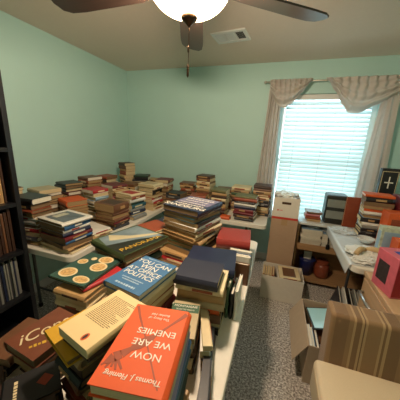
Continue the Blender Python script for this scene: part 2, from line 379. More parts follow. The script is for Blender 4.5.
def stack(where, cx, cy, ztop, w_, d_, rot, side, cols, group, zb=TZ, pages=None, jit=.008, art=None, thick=None, same=False):
    cols = list(cols); tgt = random.uniform(.027, .034); want = round((ztop - zb) / tgt); fresh = thick is None or len(thick) == len(cols)
    if thick: thick = list(thick)
    while len(cols) < min(want, 14):
        k = random.randrange(1, len(cols)) if len(cols) > 1 else 0
        if len(cols) == 1: break
        cols.insert(k + 1, random.choice(KIN.get(cols[k], [cols[k]])))
        if thick: thick.insert(k + 1, random.uniform(.7, 1.1))
    n = len(cols); th = [random.uniform(.7, 1.3) for _ in cols] if not thick else thick
    s = (ztop - zb) / sum(th); z = ztop; out = []
    for i, c in enumerate(cols):
        t_ = th[i] * s; z -= t_; a = 0 if i == 0 else 1
        k1, k2 = (1, 1) if same or i == 0 else (random.uniform(.88, 1.04), random.uniform(.88, 1.04))
        sd = side if random.random() < .8 or i == 0 else (side + 2) % 4
        hard = random.random() < .6
        kind = 'hardcover' if hard else 'paperback'
        place = ORD[i] if i < n - 1 else 'bottom one'
        o = book('%s %s book, %s in %s' % (c, kind, place, where), cx + a * random.uniform(-jit, jit), cy + a * random.uniform(-jit, jit), z,
                 rot + a * random.uniform(-5, 5), w_ * k1, d_ * k2, t_, c, pages or random.choice(['cream', 'cream', 'white', 'old', 'dark']), sd, hard,
                 LABC.get(c) if random.random() < .55 else None, art if i == 0 else None, group)
        out.append(o)
    return out
def text(s, size, loc, rz, m, parent, name='title', sx=1, ext=.0004, align='CENTER', shear=0):
    cu = bpy.data.curves.new(name, 'FONT'); cu.body = s; cu.size = size; cu.extrude = ext; cu.align_x = align; cu.align_y = 'CENTER'; cu.shear = shear
    cu.materials.append(m); o = bpy.data.objects.new(name, cu); COL.objects.link(o); o.parent = parent; o.location = loc; o.rotation_euler = (0, 0, rz); o.scale = (sx, 1, 1)
    me = bpy.data.meshes.new_from_object(o); o2 = bpy.data.objects.new(name, me); COL.objects.link(o2); o2.parent = parent
    o2.location = loc; o2.rotation_euler = (0, 0, rz); o2.scale = (sx, 1, 1); bpy.data.objects.remove(o); o2.name = name
    return o2

def scribble(x0, x1, y, h, z, rz, m, parent, name='small_print', gap=.3):
    q = bmesh.new(); x = x0
    while x < x1:
        L = random.uniform(.5, 1.1) * h; k = random.uniform(.6, 1); box(q, x, min(x + L, x1), y - h * k / 2, y + h * k / 2, z, z + .0005); x += L + h * gap
    bmesh.ops.transform(q, matrix=Matrix.Rotation(rz, 4, 'Z'), verts=q.verts); return obj(name, q, m, parent)
# ---- left table, outer row (spines towards the aisle)
GL = 'books stacked on the left wall table'
st = stack('big near stack at left table end', -1.41, 1.195, .965, .28, .235, -8, 1, ['white', 'blue', 'white', 'navy', 'maroon', 'blue', 'black'], GL, pages='dark', zb=.78)
stack('magazines under the big near stack', -1.405, 1.21, .78, .29, .25, -5, 1, ['tan', 'cream', 'cream'], GL, pages='cream')
e = st[0]; tt = max(v.co.z for v in e.children[0].data.vertices)
q = bmesh.new(); box(q, -.10, .11, -.085, .085, tt - .0004, tt + .0006); cp = obj('cover_picture', q, mat('harbour_picture', '55626a', .4, var=.9, scale=22), e)
q = bmesh.new(); box(q, -.08, -.02, -.05, .05, tt + .0006, tt + .0009); obj('picture_patch', q, mat('picture_pale', 'b9b9a6', .5, var=.5, scale=50), cp)
stack('low pile beside the old painted book', -1.40, 1.43, .80, .24, .17, -12, 1, ['white', 'cream', 'beige'], GL)
stack('old brown stack at left table edge', -1.385, 1.665, .965, .23, .19, -5, 1, ['brown', 'brown', 'red', 'maroon', 'charcoal'], GL, pages='old', art='dark brown', thick=[2.2, 1, 1, .7, .9])
stack('mixed stack topped by cream and red', -1.385, 1.95, 1.0, .22, .20, -12, 1, ['cream', 'rust', 'white', 'dark green', 'teal', 'grey', 'navy'], GL, pages='cream', art='red')
stack('pale stack farther along left table edge', -1.375, 2.33, 1.035, .21, .20, -4, 1, ['cream', 'cream', 'black', 'black', 'tan', 'red', 'white', 'red', 'tan'], GL, pages='cream', art='beige')
stack('reddish stack at far end of left table', -1.375, 2.68, 1.04, .18, .20, 6, 1, ['maroon', 'tan', 'rust', 'brown', 'cream', 'rust', 'tan', 'brown'], GL)
# middle row
stack('tall front stack beside the bookcase', -1.70, 1.17, 1.09, .22, .16, 3, 0, ['black', 'black', 'rust', 'white', 'grey', 'red', 'red', 'charcoal', 'tan'], GL, thick=[1.3, 1.2, .7, .8, .8, .9, 1, 1, 1])
stack('orange-topped stack in middle row', -1.66, 1.50, 1.0, .19, .17, -22, 0, ['orange', 'brown', 'brown', 'tan', 'rust', 'brown'], GL, pages='old', thick=[1.6, 1, .8, .8, 1, 1])
stack('white-spined stack behind orange book', -1.655, 1.76, 1.045, .17, .17, -10, 1, ['red', 'white', 'white', 'green', 'cream', 'white', 'rust'], GL)
stack('red and cream stack in middle row', -1.65, 2.04, 1.045, .19, .19, -14, 1, ['maroon', 'cream', 'pink', 'black', 'black', 'tan'], GL)
stack('brown stack behind cream and red stack', -1.64, 2.30, 1.02, .18, .17, 8, 0, ['brown', 'tan', 'dark brown', 'cream', 'rust', 'brown'], GL)
stack('dark green-topped stack near room corner', -1.63, 2.56, 1.085, .18, .17, 18, 0, ['dark green', 'black', 'charcoal', 'beige', 'cream', 'tan', 'brown'], GL)
stack('short stack in far middle row', -1.62, 2.83, 1.0, .18, .17, 0, 0, ['tan', 'rust', 'brown', 'cream', 'tan'], GL)
# wall row
stack('paperback stack against bookcase side', -1.885, 1.14, 1.135, .12, .15, 0, 0, ['brown', 'cream', 'yellow', 'orange', 'cream', 'brown', 'tan', 'rust'], GL, pages='cream')
stack('grey-topped stack on wall side', -1.88, 1.42, 1.085, .19, .18, -10, 0, ['beige', 'charcoal', 'black', 'brown', 'dark brown', 'tan'], GL)
stack('black stack on wall side', -1.88, 1.68, 1.10, .18, .17, -16, 0, ['black', 'black', 'charcoal', 'maroon', 'brown', 'tan'], GL)
stack('brown and red stack on wall side', -1.88, 1.94, 1.12, .17, .17, -12, 0, ['brown', 'rust', 'tan', 'maroon', 'black', 'brown', 'cream'], GL)
stack('red stack on wall side before corner', -1.88, 2.20, 1.10, .17, .17, -6, 0, ['rust', 'dark brown', 'red', 'cream', 'brown', 'tan'], GL)
stack('tallest stack standing in room corner', -1.86, 2.56, 1.225, .155, .15, -25, 0, ['dark brown', 'brown', 'tan', 'rust', 'tan', 'brown', 'olive', 'olive', 'brown', 'dark brown', 'tan'], GL, pages='cream')
stack('low stack in the very corner', -1.88, 2.84, 1.0, .17, .17, 4, 0, ['charcoal', 'green', 'brown', 'tan'], GL)

# ---- back table
GB = 'books stacked on the back wall table'
stack('black stack at left of back table', -1.08, 2.42, .945, .19, .17, -8, 0, ['black', 'charcoal', 'brown', 'tan', 'black'], GB)
stack('brown stack behind black one', -1.06, 2.74, 1.015, .19, .17, 4, 0, ['brown', 'tan', 'rust', 'tan', 'brown', 'cream'], GB)
stack('tallest brown stack on back table', -.805, 2.66, 1.14, .18, .17, -6, 0, ['dark brown', 'brown', 'tan', 'cream', 'tan', 'brown', 'tan', 'rust', 'brown', 'dark brown'], GB, thick=[1, 1.1, 1, 1, 1, .8, 1, 1, 1, 1])
stack('low stack before tallest brown one', -.80, 2.40, .95, .18, .17, 8, 0, ['rust', 'cream', 'brown', 'tan', 'maroon'], GB)
stack('tan stack in middle of back table', -.565, 2.45, 1.03, .17, .16, -5, 0, ['olive', 'tan', 'dark brown', 'cream', 'black', 'tan', 'brown', 'dark brown', 'black'], GB, pages='cream')
stack('stack behind middle tan one', -.58, 2.75, .99, .19, .17, 6, 0, ['brown', 'charcoal', 'tan', 'rust', 'dark brown'], GB)
stack('small paperback at back table front', -.46, 2.315, .775, .10, .075, -4, 0, ['orange'], GB)['' or 0]['label'] = 'small orange-tan paperback alone at the front edge of the back table'
stack('front stack near back table right end', -.27, 2.42, 1.0, .22, .19, -3, 0, ['olive', 'rust', 'charcoal', 'white', 'navy', 'maroon', 'maroon', 'dark brown', 'black'], GB, pages='white', thick=[.5, 1, .8, .6, 1.1, 1, .8, .9, .9])
stack('cream-topped stack behind front one', -.37, 2.76, 1.03, .22, .20, 0, 0, ['cream', 'tan', 'green', 'tan', 'brown', 'black', 'tan'], GB, pages='cream', thick=[1.4, 1, 1, 1, 1, 1, 1])
stack('dark-topped stack at right end', -.125, 2.68, 1.085, .19, .19, -2, 0, ['dark brown', 'brown', 'tan', 'rust', 'black', 'charcoal', 'brown', 'tan', 'black'], GB, thick=[1, .7, 1, .8, 1, 1.2, 1, 1, 1])

# ---- centre table
GC = 'books piled on the centre table'
gold = cov('yellow'); wht = mat('white_ink', 'ece6d8', .6, var=.02); ink = mat('black_ink', '25201c', .6, var=.02)
# orange book
ZA = 1.05
stack('stack under big orange book', -.25, .402, ZA - .032, .158, .235, 9, 1, ['beige', 'lilac', 'blue', 'teal', 'teal', 'dark green', 'black', 'grey', 'tan'], GC, jit=.004, pages='cream', same=True)
e = book('orange hardcover titled Now We Are Enemies, lying upside down in front', -.25, .402, ZA - .032, 9, .160, .240, .032, 'orange', 'cream', 3 - 2, True, None, None, GC)
m_or = mat('orange_jacket', 'd85518', .65, var=.06); e.children[0].data.materials[0] = m_or
zt = .0324
for s, sz, y in (('Thomas J. Fleming', .0165, -.092), ('NOW', .026, -.038), ('WE ARE', .026, -.004), ('ENEMIES', .026, .030), ('The Story of', .011, .076), ('Bunker Hill', .011, .090)):
    text(s, sz, (0.003 if sz < .02 else .012, y, zt), PI, wht, e, shear=.15 if sz < .02 else 0, ext=.0006, sx=1.05)
brn = mat('rust_drawing_ink', '93401c', .6, var=.3)
q = bmesh.new()
def ribbon(P, z=.0322):
    for k in range(len(P) - 1):
        (x0, y0, a), (x1, y1, b_) = P[k], P[k + 1]; d = Vector((y0 - y1, x1 - x0)).normalized()
        prism(q, [(x0 - d.x * a, y0 - d.y * a), (x1 - d.x * b_, y1 - d.y * b_), (x1 + d.x * b_, y1 + d.y * b_), (x0 + d.x * a, y0 + d.y * a)], z, z + .0004, 'z')
ribbon([(-.074, .112, .004), (-.05, .07, .003), (-.01, .01, .0016), (.062, -.105, .0016)])
ribbon([(-.070, -.072, .004), (-.058, -.055, .013), (-.045, -.045, .011), (-.03, -.028, .006), (-.018, -.015, .012), (.0, .005, .012), (.012, .02, .004), (.04, .06, .003), (.062, .09, .005), (.074, .108, .007)], .0323)
for k in range(5): ribbon([(-.055, -.05, .004), (-.076 + .012 * k, -.078 - .004 * (k % 2), .0022)], .0321 + .00001 * k)
obj('musket_drawing', q, brn, e)
# penguin back cover
book('dark brown book directly below cream paperback', -.405, .437, 1.005, -14, .12, .18, .0172, 'dark brown', 'dark', 1, True, None, None, GC)
stack('stack under yellow and cream paperbacks', -.445, .437, .985, .13, .16, -18, 0, ['tan', 'dark brown', 'black', 'brown', 'tan', 'rust', 'charcoal', 'brown'], GC, jit=.006, pages='dark', zb=TZ)
e = book('cream paperback lying face down showing its printed back cover', -.405, .437, 1.0225, -14, .128, .19, .026, 'cream', 'cream', 1, False, None, None, GC, tilt=(0, 0))
e.children[0].data.materials[0] = mat('cream_card', 'e0c893', .5, var=.04)
q = bmesh.new(); y = .068
while y > -.035:
    xe = .046 - (random.random() * .03 if random.random() < .2 else 0); x = -.046
    while x < xe:
        L = random.uniform(.004, .011); box(q, x, min(x + L, xe), y - .0009, y + .0009, .0261, .0264); x += L + .0018
    y -= .0052
obj('blurb_text', q, mat('faded_ink', '6e5a38', .7), e)
q = bmesh.new(); P = [(.012 * .62 * math.cos(a) + .022, .012 * math.sin(a) - .074) for a in [i * PI / 10 for i in range(20)]]
prism(q, P, .0261, .0266, 'z'); em = obj('publisher_emblem', q, mat('emblem_orange', 'c4501c', .5), e)
q = bmesh.new(); P = [(.0035 * math.cos(a) + .022, .0085 * math.sin(a) - .074) for a in [i * PI / 8 for i in range(16)]]
prism(q, P, .0266, .0270, 'z'); obj('emblem_bird', q, ink, em)
# office politics
stack('stack under blue office politics book', -.445, .685, 1.008, .165, .215, -10, 1, ['cream', 'maroon', 'rust', 'tan', 'maroon', 'brown', 'black', 'tan', 'brown'], GC, jit=.005, pages='cream')
e = book('blue hardcover titled You Can Win at Office Politics', -.443, .683, 1.008, -10, .17, .22, .024, 'blue', 'white', 3, True, None, None, GC)
e.children[0].data.materials[0] = mat('blue_jacket', '3f6e98', .4, var=.1)
for s, sz, y in (('YOU CAN', .036, .070), ('WIN', .040, .038), ('AT OFFICE', .033, .008), ('POLITICS', .034, -.022)):
    text(s, sz, (0.0, y, .0243), 0, wht, e, ext=.0006)
for y, h, a in ((.098, .005, .05), (-.052, .006, .05), (-.064, .006, .04), (-.090, .011, .045)): scribble(-a, a, y, h, .0241, 0, mat('pale_blue_ink', 'a9bfd0', .6), e)
# cookbook stack
stack('stack under food picture cookbook', -.735, .70, .915, .16, .20, 0, 0, ['tan', 'cream', 'cream', 'brown', 'charcoal', 'brown'], GC, pages='cream')
book('red book wedged under the cookbook', -.715, .735, .915, -18, .13, .19, .018, 'red', 'cream', 1, True, None, None, GC)
e = book('dark green cookbook with pictures of plated dishes on its cover', -.775, .745, .934, -2, .20, .235, .012, 'dark green', 'cream', 3, True, None, None, GC)
e.children[0].data.materials[0] = mat('bottle_green_jacket', '2c4a40', .35, var=.1)
dish = mat('dish_cream', 'dcc79a', .5, var=.1); foodm = mat('dish_food', 'c99a60', .6, var=.9, scale=90)
for x, y, r, rr in ((-.045, -.065, .042, .85), (.052, -.085, .040, .6), (.045, .02, .040, .9), (.03, .085, .038, .8), (-.06, .03, .025, .9), (-.03, .07, .014, 1)):
    q = bmesh.new(); prism(q, [(max(-.098, min(.098, x + r * math.cos(a))), max(-.115, min(.115, y + r * rr * math.sin(a)))) for a in [i * PI / 12 for i in range(24)]], .0121, .0125, 'z'); d = obj('dish_picture', q, dish, e)
    if r > .02:
        q = bmesh.new(); prism(q, [(max(-.097, min(.097, x + r * .78 * math.cos(a))), max(-.114, min(.114, y + r * .78 * rr * math.sin(a)))) for a in [i * PI / 12 for i in range(24)]], .0125, .0128, 'z'); obj('food_picture', q, foodm, d)
# landscape picture book
stack('stack under large green landscape book', -.745, 1.03, .945, .26, .27, -14, 1, ['cream', 'brown', 'dark green', 'tan', 'brown', 'tan'], GC, pages='old')
e = book('large green picture book with landscape photo and yellow title', -.735, 1.03, .945, -17, .285, .31, .038, 'olive', 'dark', 0, True, None, None, GC)
e.children[0].data.materials[0] = mat('moss_jacket', '3c4a2c', .4, var=.12)
q = bmesh.new(); prism(q, [(-.13, -.12), (-.02, -.145), (.06, .02), (.13, .145), (-.13, .145)], .0381, .0384, 'z'); obj('sky_picture', q, mat('landscape_picture', '6f8087', .4, var=.8, scale=9), e)
q = bmesh.new(); prism(q, [(-.02, -.15), (.135, -.15), (.135, .145), (.11, .145), (.03, .0)], .0381, .0385, 'z'); obj('dark_band', q, mat('band_black', '1c1f18', .4), e)
text('PANORAMA', .045, (.092, -.005, .0386), math.radians(86), gold, e, ext=.0006, sx=1.05)
q = bmesh.new(); prism(q, [(-.13, -.06), (-.06, -.10), (.02, .03), (.07, .145), (.05, .145), (-.03, .02)], .0384, .0387, 'z'); obj('cream_swoosh', q, mat('swoosh_cream', 'b9ae8c', .5, var=.3, scale=12), e)
stack('stack behind landscape book topped by red cover', -.79, 1.335, .94, .17, .24, -20, 1, ['rust', 'cream', 'yellow', 'brown', 'olive', 'tan', 'brown'], GC, pages='cream', thick=[.6, .8, .8, 1, 1, 1, 1])
stack('low stack at far left of centre table', -.76, 1.65, .90, .2, .2, -10, 1, ['navy', 'cream', 'charcoal', 'tan'], GC)
# tall central stack
stack('tall central stack under navy titled book', -.505, 1.41, 1.092, .265, .30, -14, 1, ['brown', 'teal', 'dark brown', 'white', 'brown', 'green', 'charcoal'], GC, zb=.83, jit=.008, pages='old', same=True)
e = book('large navy book with bold white title atop tall central stack', -.505, 1.41, 1.092, -14, .275, .31, .036, 'navy', 'dark', 1, True, None, None, GC)
text('SANDBURG', .062, (0, -.105, .0364), 0, wht, e, ext=.0006, sx=.95)
q = bmesh.new(); box(q, -.125, .125, -.03, .145, .0358, .0363); obj('cover_picture', q, mat('mottled_portrait', '6d6a86', .5, var=.8, scale=26), e)
for y, h, a in ((-.055, .018, .11), (-.01, .012, .10), (.04, .014, .09), (.09, .02, .11), (.125, .012, .09)): scribble(-a, a, y, h, .0363, 0, wht, e)
stack('wide base pile below tall central stack', -.495, 1.38, .83, .30, .33, -10, 0, ['tan', 'red', 'cream'], GC, jit=.01)
# red book
stack('stack under thick red book', -.22, 1.475, .865, .21, .22, 6, 0, ['tan', 'white', 'navy', 'cream'], GC, pages='cream')
book('thick plain red hardcover on right rear of centre table', -.222, 1.475, .865, 6, .215, .225, .06, 'maroon', 'dark', 0, True, None, None, GC).children[0].data.materials[0] = mat('brick_red_cloth', '8e302a', .45, var=.15)
# navy books
stack('stack under wide navy book behind', -.27, 1.07, .905, .23, .21, 7, 1, ['teal', 'rust', 'cream', 'green', 'tan', 'black'], GC, jit=.004)
book('wide dark navy hardcover lying behind the smaller navy one', -.27, 1.07, .905, 7, .25, .22, .04, 'navy', 'white', 0, True, None, None, GC)
stack('stack under front navy book', -.250, .865, .955, .20, .165, 4, 0, ['cream', 'tan', 'beige', 'orange', 'brown', 'grey', 'black'], GC, jit=.006, pages='cream')
book('plain navy hardcover with blank cover beside the office politics book', -.262, .848, .955, 3, .185, .155, .042, 'navy', 'cream', 0, True, None, None, GC).children[0].data.materials[0] = mat('dull_navy_cloth', '262a3c', .5, var=.1)
# montaigne
stack('stack under small green-banded essays book', -.262, .665, .878, .105, .17, 12, 1, ['grey', 'tan', 'dark brown', 'cream', 'black'], GC, jit=.004)
e = book('small green and beige Montaigne essays paperback', -.262, .665, .878, 12, .108, .178, .022, 'beige', 'old', 3, False, None, None, GC)
q = bmesh.new(); box(q, -.053, .053, .028, .072, .0221, .0225); gb = obj('title_band', q, mat('band_green', '3a5c44', .5), e)
text('MONTAIGNE', .0155, (0, .059, .0226), 0, wht, e); text('SELECTED ESSAYS', .009, (0, .041, .0226), 0, wht, e)
stack('narrow pile right of the essays book', -.188, .715, .85, .035, .19, 22, 1, ['cream', 'white', 'grey', 'black', 'tan'], GC, pages='cream', jit=.003)
def upright(label, cx, cy, z, rot, t_, dd, hh, c, group, pages='cream', lean=0, nm='book'):
    """book standing on its tail, spine towards local -y, thickness along x"""
    e = thing(nm, label, 'book', (cx, cy, z), 0, group); e.rotation_euler = (0, math.radians(lean), math.radians(rot))
    cb, pb = book_mesh(hh, dd, t_, True)
    Mx = Matrix.Translation((t_ / 2, 0, hh / 2)) @ Matrix.Rotation(-PI / 2, 4, 'Y')
    for q in (cb, pb): bmesh.ops.transform(q, matrix=Mx, verts=q.verts)
    obj('cover', cb, cov(c), e); obj('pages', pb, page(pages), e)
    return e
for i, (c, x, y) in enumerate((('black', -.110, .50), ('charcoal', -.128, .50))):
    stack(['narrow dark pile along right table edge', 'x'][0], -.150, .62, .81, .03, .28, 12, 1, ['charcoal', 'brown', 'black', 'tan'], GC, jit=.002) if i == 0 else None
for i, (c, hh, y) in enumerate((('brown', .13, 1.20), ('white', .16, 1.232), ('blue', .155, 1.262), ('white', .165, 1.292), ('green', .15, 1.322))):
    e = upright('%s book standing upright on table edge, %s from the red book' % (c, ['fifth', 'fourth', 'third', 'second', 'nearest'][i]), -.15, y, TZ, 90, .022, .13, hh, c, GC, 'white')
    e.rotation_euler = (0, 0, PI / 2)
for i, (c, hh) in enumerate((('white', .15), ('black', .13), ('green', .16))):
    e = upright('thin %s book leaning upright beside navy books, %s from the aisle' % (c, ['nearest', 'second', 'third'][i]), -.106 - i * .02, .98, TZ, 0, .014, .15, hh, c, GC, 'white')
# bottom left books
stack('pile under brown titled book', -.672, .455, .855, .13, .15, -6, 1, ['brown', 'tan', 'dark brown', 'brown'], GC, pages='old')
e = book('brown hardcover with cream handwritten-style title at left', -.672, .455, .855, -6, .15, .18, .035, 'brown', 'dark', 3, True, None, None, GC)
e.children[0].data.materials[0] = mat('cocoa_jacket', '70402c', .35, var=.25)
text('iCons', .062, (-.008, -.006, .0353), math.radians(70), cov('cream'), e, ext=.0006, sx=1.0, shear=.3)
scribble(-.05, .0, -.05, .012, .0352, math.radians(60), gold, e)
stack('dark pile in front under emblem book', -.555, .315, .86, .09, .12, -38, 0, ['dark brown', 'black', 'brown', 'charcoal', 'dark brown'], GC, pages='dark')
e = book('black book with small red diamond emblem below the yellow book', -.555, .315, .8605, -38, .10, .13, .018, 'black', 'dark', 0, True, None, None, GC)
q = bmesh.new(); prism(q, [(-.02, .03), (0, .01), (.02, .03), (0, .05)], .0181, .0186, 'z'); obj('diamond_emblem', q, mat('emblem_red', '9c3a22', .5), e)
scribble(-.03, .03, -.035, .009, .0182, 0, cov('cream'), e)
book('yellow book sticking out beneath the cream paperback', -.462, .425, .985, -20, .145, .17, .02, 'yellow', 'dark', 3, True, None, None, GC).children[0].data.materials[0] = mat('mustard_cloth', 'c79a22', .5, var=.15)
stack('dark front pile at left foreground', -.72, .25, .80, .2, .15, -30, 0, ['dark brown', 'black', 'brown'], GC, pages='dark')
stack('lowest foreground pile near orange book', -.435, .225, .90, .15, .10, -38, 0, ['dark brown', 'brown', 'black', 'tan', 'dark brown'], GC, pages='dark')
stack('left edge pile beside the brown title', -.83, .46, .80, .12, .17, 5, 1, ['brown', 'black'], GC, pages='dark')

# ------------------------------------------------------------------ bookcase with records
bk = mat('black_bookcase_board', '16171b', .35, var=.2, scale=8, stretch=(1, 1, 6))
bc = thing('bookcase', 'tall black bookcase of record sleeves against the left wall', 'bookcase', (-1.555, 1.005, 0))
obj('side_panel', bx(-.54, 0, -.03, 0, 0, 1.88, bev=.002), bk, bc); obj('side_panel', bx(-.54, 0, -1.1, -1.07, 0, 1.88, bev=.002), bk, bc)
obj('back_panel', bx(-.54, -.535, -1.07, -.03, 0, 1.88), bk, bc); obj('top_board', bx(-.54, 0, -1.07, -.03, 1.85, 1.88), bk, bc)
SH = [.09, .415, .745, 1.075, 1.42]
for z in SH: obj('shelf', bx(-.535, -.002, -1.07, -.03, z, z + .025, bev=.001), bk, bc)
reccol = [['charcoal', 'grey', 'lilac', 'pale blue', 'navy', 'charcoal', 'grey'], ['grey', 'navy', 'charcoal', 'brown', 'navy', 'grey', 'charcoal'], ['brown', 'olive', 'dark brown', 'dark brown', 'dark brown', 'charcoal', 'brown'], ['tan', 'brown', 'brown', 'dark brown', 'olive', 'dark brown'], ['rust', 'brown', 'dark brown', 'charcoal', 'brown']]  # sleeve colours darkened, so the dim bookcase interior is put into the colour
rows = ['bottom shelf', 'second shelf up', 'third shelf up', 'fourth shelf up', 'upper shelf']
N19 = 'first second third fourth fifth sixth seventh eighth ninth tenth eleventh twelfth thirteenth fourteenth fifteenth sixteenth seventeenth eighteenth nineteenth twentieth'.split()
for r in range(1, 5):
    y = .955
    for i in range(20):
        c = random.choice(reccol[r]); t_ = random.uniform(.010, .022)
        q = bmesh.new(); box(q, 0, .295, 0, t_ - .002, 0, .28 + random.uniform(-.015, .012), bev=.0008)
        o = obj('record_sleeve', q, cov(c)); o.location = (-1.555 - .03 - .295 - random.uniform(0, .02), y - t_, SH[r] + .0255)
        tag(o, '%s record sleeve, %s from far end of bookcase %s' % (c, N19[i], rows[r]), 'record', 'record sleeves in the black bookcase')
        y -= t_ + .001

# ------------------------------------------------------------------ storage boxes by the window
card = mat('brown_cardboard', 'b3957a', .8, var=.1, scale=12, stretch=(1, 1, 8)); cardw = mat('white_cardboard', 'ddd6c8', .75, var=.06)
def tiered(name, label, cat, x0, x1, y0, y1, z0, z1, m, t=.005):
    o = thing(name, label, cat, ((x0 + x1) / 2, (y0 + y1) / 2, z0)); hx, hy, h = (x1 - x0) / 2, (y1 - y0) / 2, z1 - z0
    q = bmesh.new(); box(q, -hx, hx, -hy, -hy + t, 0, h); box(q, -hx, hx, hy - t, hy, 0, h); box(q, -hx, -hx + t, -hy + t, hy - t, 0, h); box(q, hx - t, hx, -hy + t, hy - t, 0, h); box(q, -hx + t, hx - t, -hy + t, hy - t, 0, t)
    obj('body', q, m, o); return o, hx, hy, h
o = thing('cardboard_carton', 'tall closed brown cardboard carton between back table and window shelf', 'box', (.14, 2.66, 0), 0)
obj('body', bx(-.135, .135, -.17, .17, 0, .765, bev=.004), card, o)
obj('packing_tape', bx(-.03, .03, -.1705, .1705, .70, .7658), mat('tape_tan', 'b3926b', .25), o)
o, hx, hy, h = tiered('storage_box', 'white cardboard file box with handle hole on top of tall carton', 'box', .008, .268, 2.49, 2.83, .766, 1.0, cardw)
red_ = mat('red_print', 'c23a2c', .6)
obj('red_border', bx(-hx - .0006, hx + .0006, -hy - .0006, hy, 0, .024), red_, o)
obj('handle_hole', bx(-.045, .045, -hy - .0008, -hy + .001, .165, .19, bev=.0003), mat('hole_dark', '4a3626', .9), o)
q = bmesh.new(); box(q, -.085, -.07, -hy - .0008, -hy, .09, .105); box(q, -.064, -.03, -hy - .0008, -hy, .094, .100); obj('printed_mark', q, red_, o)
def crumple(name, label, cat, loc, sx, sy, sz, m, seed=0, subd=4, group=None):
    q = bmesh.new(); bmesh.ops.create_icosphere(q, subdivisions=subd, radius=1)
    from mathutils import noise
    for v in q.verts:
        p = v.co * 2.2 + Vector((seed * 7.1, 0, 0)); k = 1 + .38 * noise.noise(p) + .22 * noise.noise(p * 2.7)
        v.co = Vector((v.co.x * k * sx, v.co.y * k * sy, max(-.2, v.co.z * k) * sz + .2 * sz))
    o = obj(name, q, m); o.location = loc; return tag(o, label, cat, group)
paper = mat('white_paper', 'dcdcd6', .7, var=.05); plast = translucent('thin_plastic', 'eef2f2', .25, .25, .3)
crumple('crumpled_paper', 'crumpled white paper sticking out of the white file box', 'paper', (.13, 2.66, .985), .11, .14, .045, paper, 3)
# open white box on floor with books
o, hx, hy, h = tiered('open_box', 'open white cardboard box of books on the floor before carton', 'box', -.02, .375, 2.17, 2.455, 0.002, .26, cardw)
for i, c in enumerate(('tan', 'brown', 'cream', 'tan', 'rust')):
    upright('%s book upright in open white floor box, %s from its left side' % (c, N19[i]), -.005 + i * .024, 2.315, .01, 0, .02, .2, .24 - .01 * (i % 2), c, 'books in the open white floor box')
stack('stack inside open white floor box', .24, 2.31, .265, .2, .23, 4, 0, ['cream', 'white', 'tan', 'brown', 'cream', 'tan'], 'books in the open white floor box', zb=.012, art='brown')

# ------------------------------------------------------------------ low shelf under the window
wood = mat('oak_board', 'a8825a', .5, var=.25, scale=6, stretch=(1, 8, 8)); whm = mat('white_laminate', 'd5d8d3', .35, var=.04)
sh = thing('low_shelf', 'low wooden shelf unit with white top beneath the window', 'shelf', (.70, 2.765, 0))
obj('top_board', bx(-.41, .41, -.2, .13, .715, .74, bev=.003), whm, sh)
obj('shelf', bx(-.39, .39, -.19, .12, .455, .48), wood, sh); obj('shelf', bx(-.39, .39, -.19, .12, .05, .07), wood, sh)
obj('front_rail', bx(-.39, .39, -.2, -.19, .43, .50), wood, sh)
for x in (-.41, .39): obj('side_panel', bx(x, x + .02, -.19, .12, 0, .715), wood, sh)
q = bmesh.new(); box(q, -.41, .41, .12, .125, 0, .715); obj('back_panel', q, wood, sh)
def papers(label, cx, cy, z, w_, d_, h_, rot, c):
    o = thing('paper_stack', label, 'paper stack', (cx, cy, z), math.radians(rot)); n = 6; q = bmesh.new()
    for i in range(n): dx, dy = random.uniform(-.008, .008), random.uniform(-.008, .008); box(q, -w_ / 2 + dx, w_ / 2 + dx, -d_ / 2 + dy, d_ / 2 + dy, h_ * i / n, h_ * (i + .93) / n)
    obj('sheets', q, page(c), o); obj('folder', bx(-w_ / 2, w_ / 2, -d_ / 2, d_ / 2, h_, h_ + .004), cov('tan' if c != 'white' else 'pale blue'), o); return o
papers('thick stack of tan folders on left of low shelf', .43, 2.725, .48, .2, .26, .18, 3, 'white')
papers('stack of pale papers in middle of low shelf', .66, 2.725, .48, .2, .26, .15, -4, 'white')
papers('stack of tan papers on right of low shelf', .93, 2.725, .48, .22, .26, .17, 2, 'white')
crumple('plastic_bag', 'crumpled clear plastic bag on the papers in low shelf', 'bag', (.68, 2.70, .645), .13, .11, .035, plast, 5)
crumple('plastic_bag', 'white plastic bag on the left folders in low shelf', 'bag', (.44, 2.72, .668), .08, .1, .025, plast, 8)
q = bmesh.new(); tube(q, [(.60, 2.575, .70), (.598, 2.57, .6), (.603, 2.565, .52)], .006); box(q, .585, .62, 2.55, 2.575, .48, .53, bev=.006)
tag(obj('cable_plug', q, mat('black_plastic', '161616', .4)), 'black plug on a cord dangling in front of low shelf', 'cable')
o = thing('bin', 'dark blue round bin under the low shelf', 'bin', (.46, 2.74, .07)); q = bmesh.new(); lathe(q, [(.07, 0), (.085, .18), (.088, .19), (.08, .19), (.066, .01)], 24); obj('body', q, mat('royal_blue_plastic', '202a66', .35), o, smooth=True)
q = bmesh.new(); lathe(q, [(.088, .185), (.092, .19), (.088, .196)], 24); obj('rim', q, mat('royal_blue_plastic', '202a66', .35), o)
o = thing('carton', 'small white carton inside the blue bin under low shelf', 'box', (.455, 2.74, .085)); obj('body', bx(-.04, .04, -.03, .03, 0, .27, bev=.003), cardw, o); obj('lid', bx(-.041, .041, -.031, .031, .25, .272), cardw, o)
o = thing('jar', 'red-brown lidded jar under the low shelf beside blue bin', 'jar', (.62, 2.72, .07)); q = bmesh.new(); lathe(q, [(.06, 0), (.075, .03), (.075, .14), (.055, .17)], 24); obj('body', q, mat('terracotta_glaze', '8a4630', .3), o, smooth=True)
q = bmesh.new(); lathe(q, [(.06, .17), (.06, .195), (.03, .2)], 24); obj('lid', q, mat('terracotta_glaze', '8a4630', .3), o)
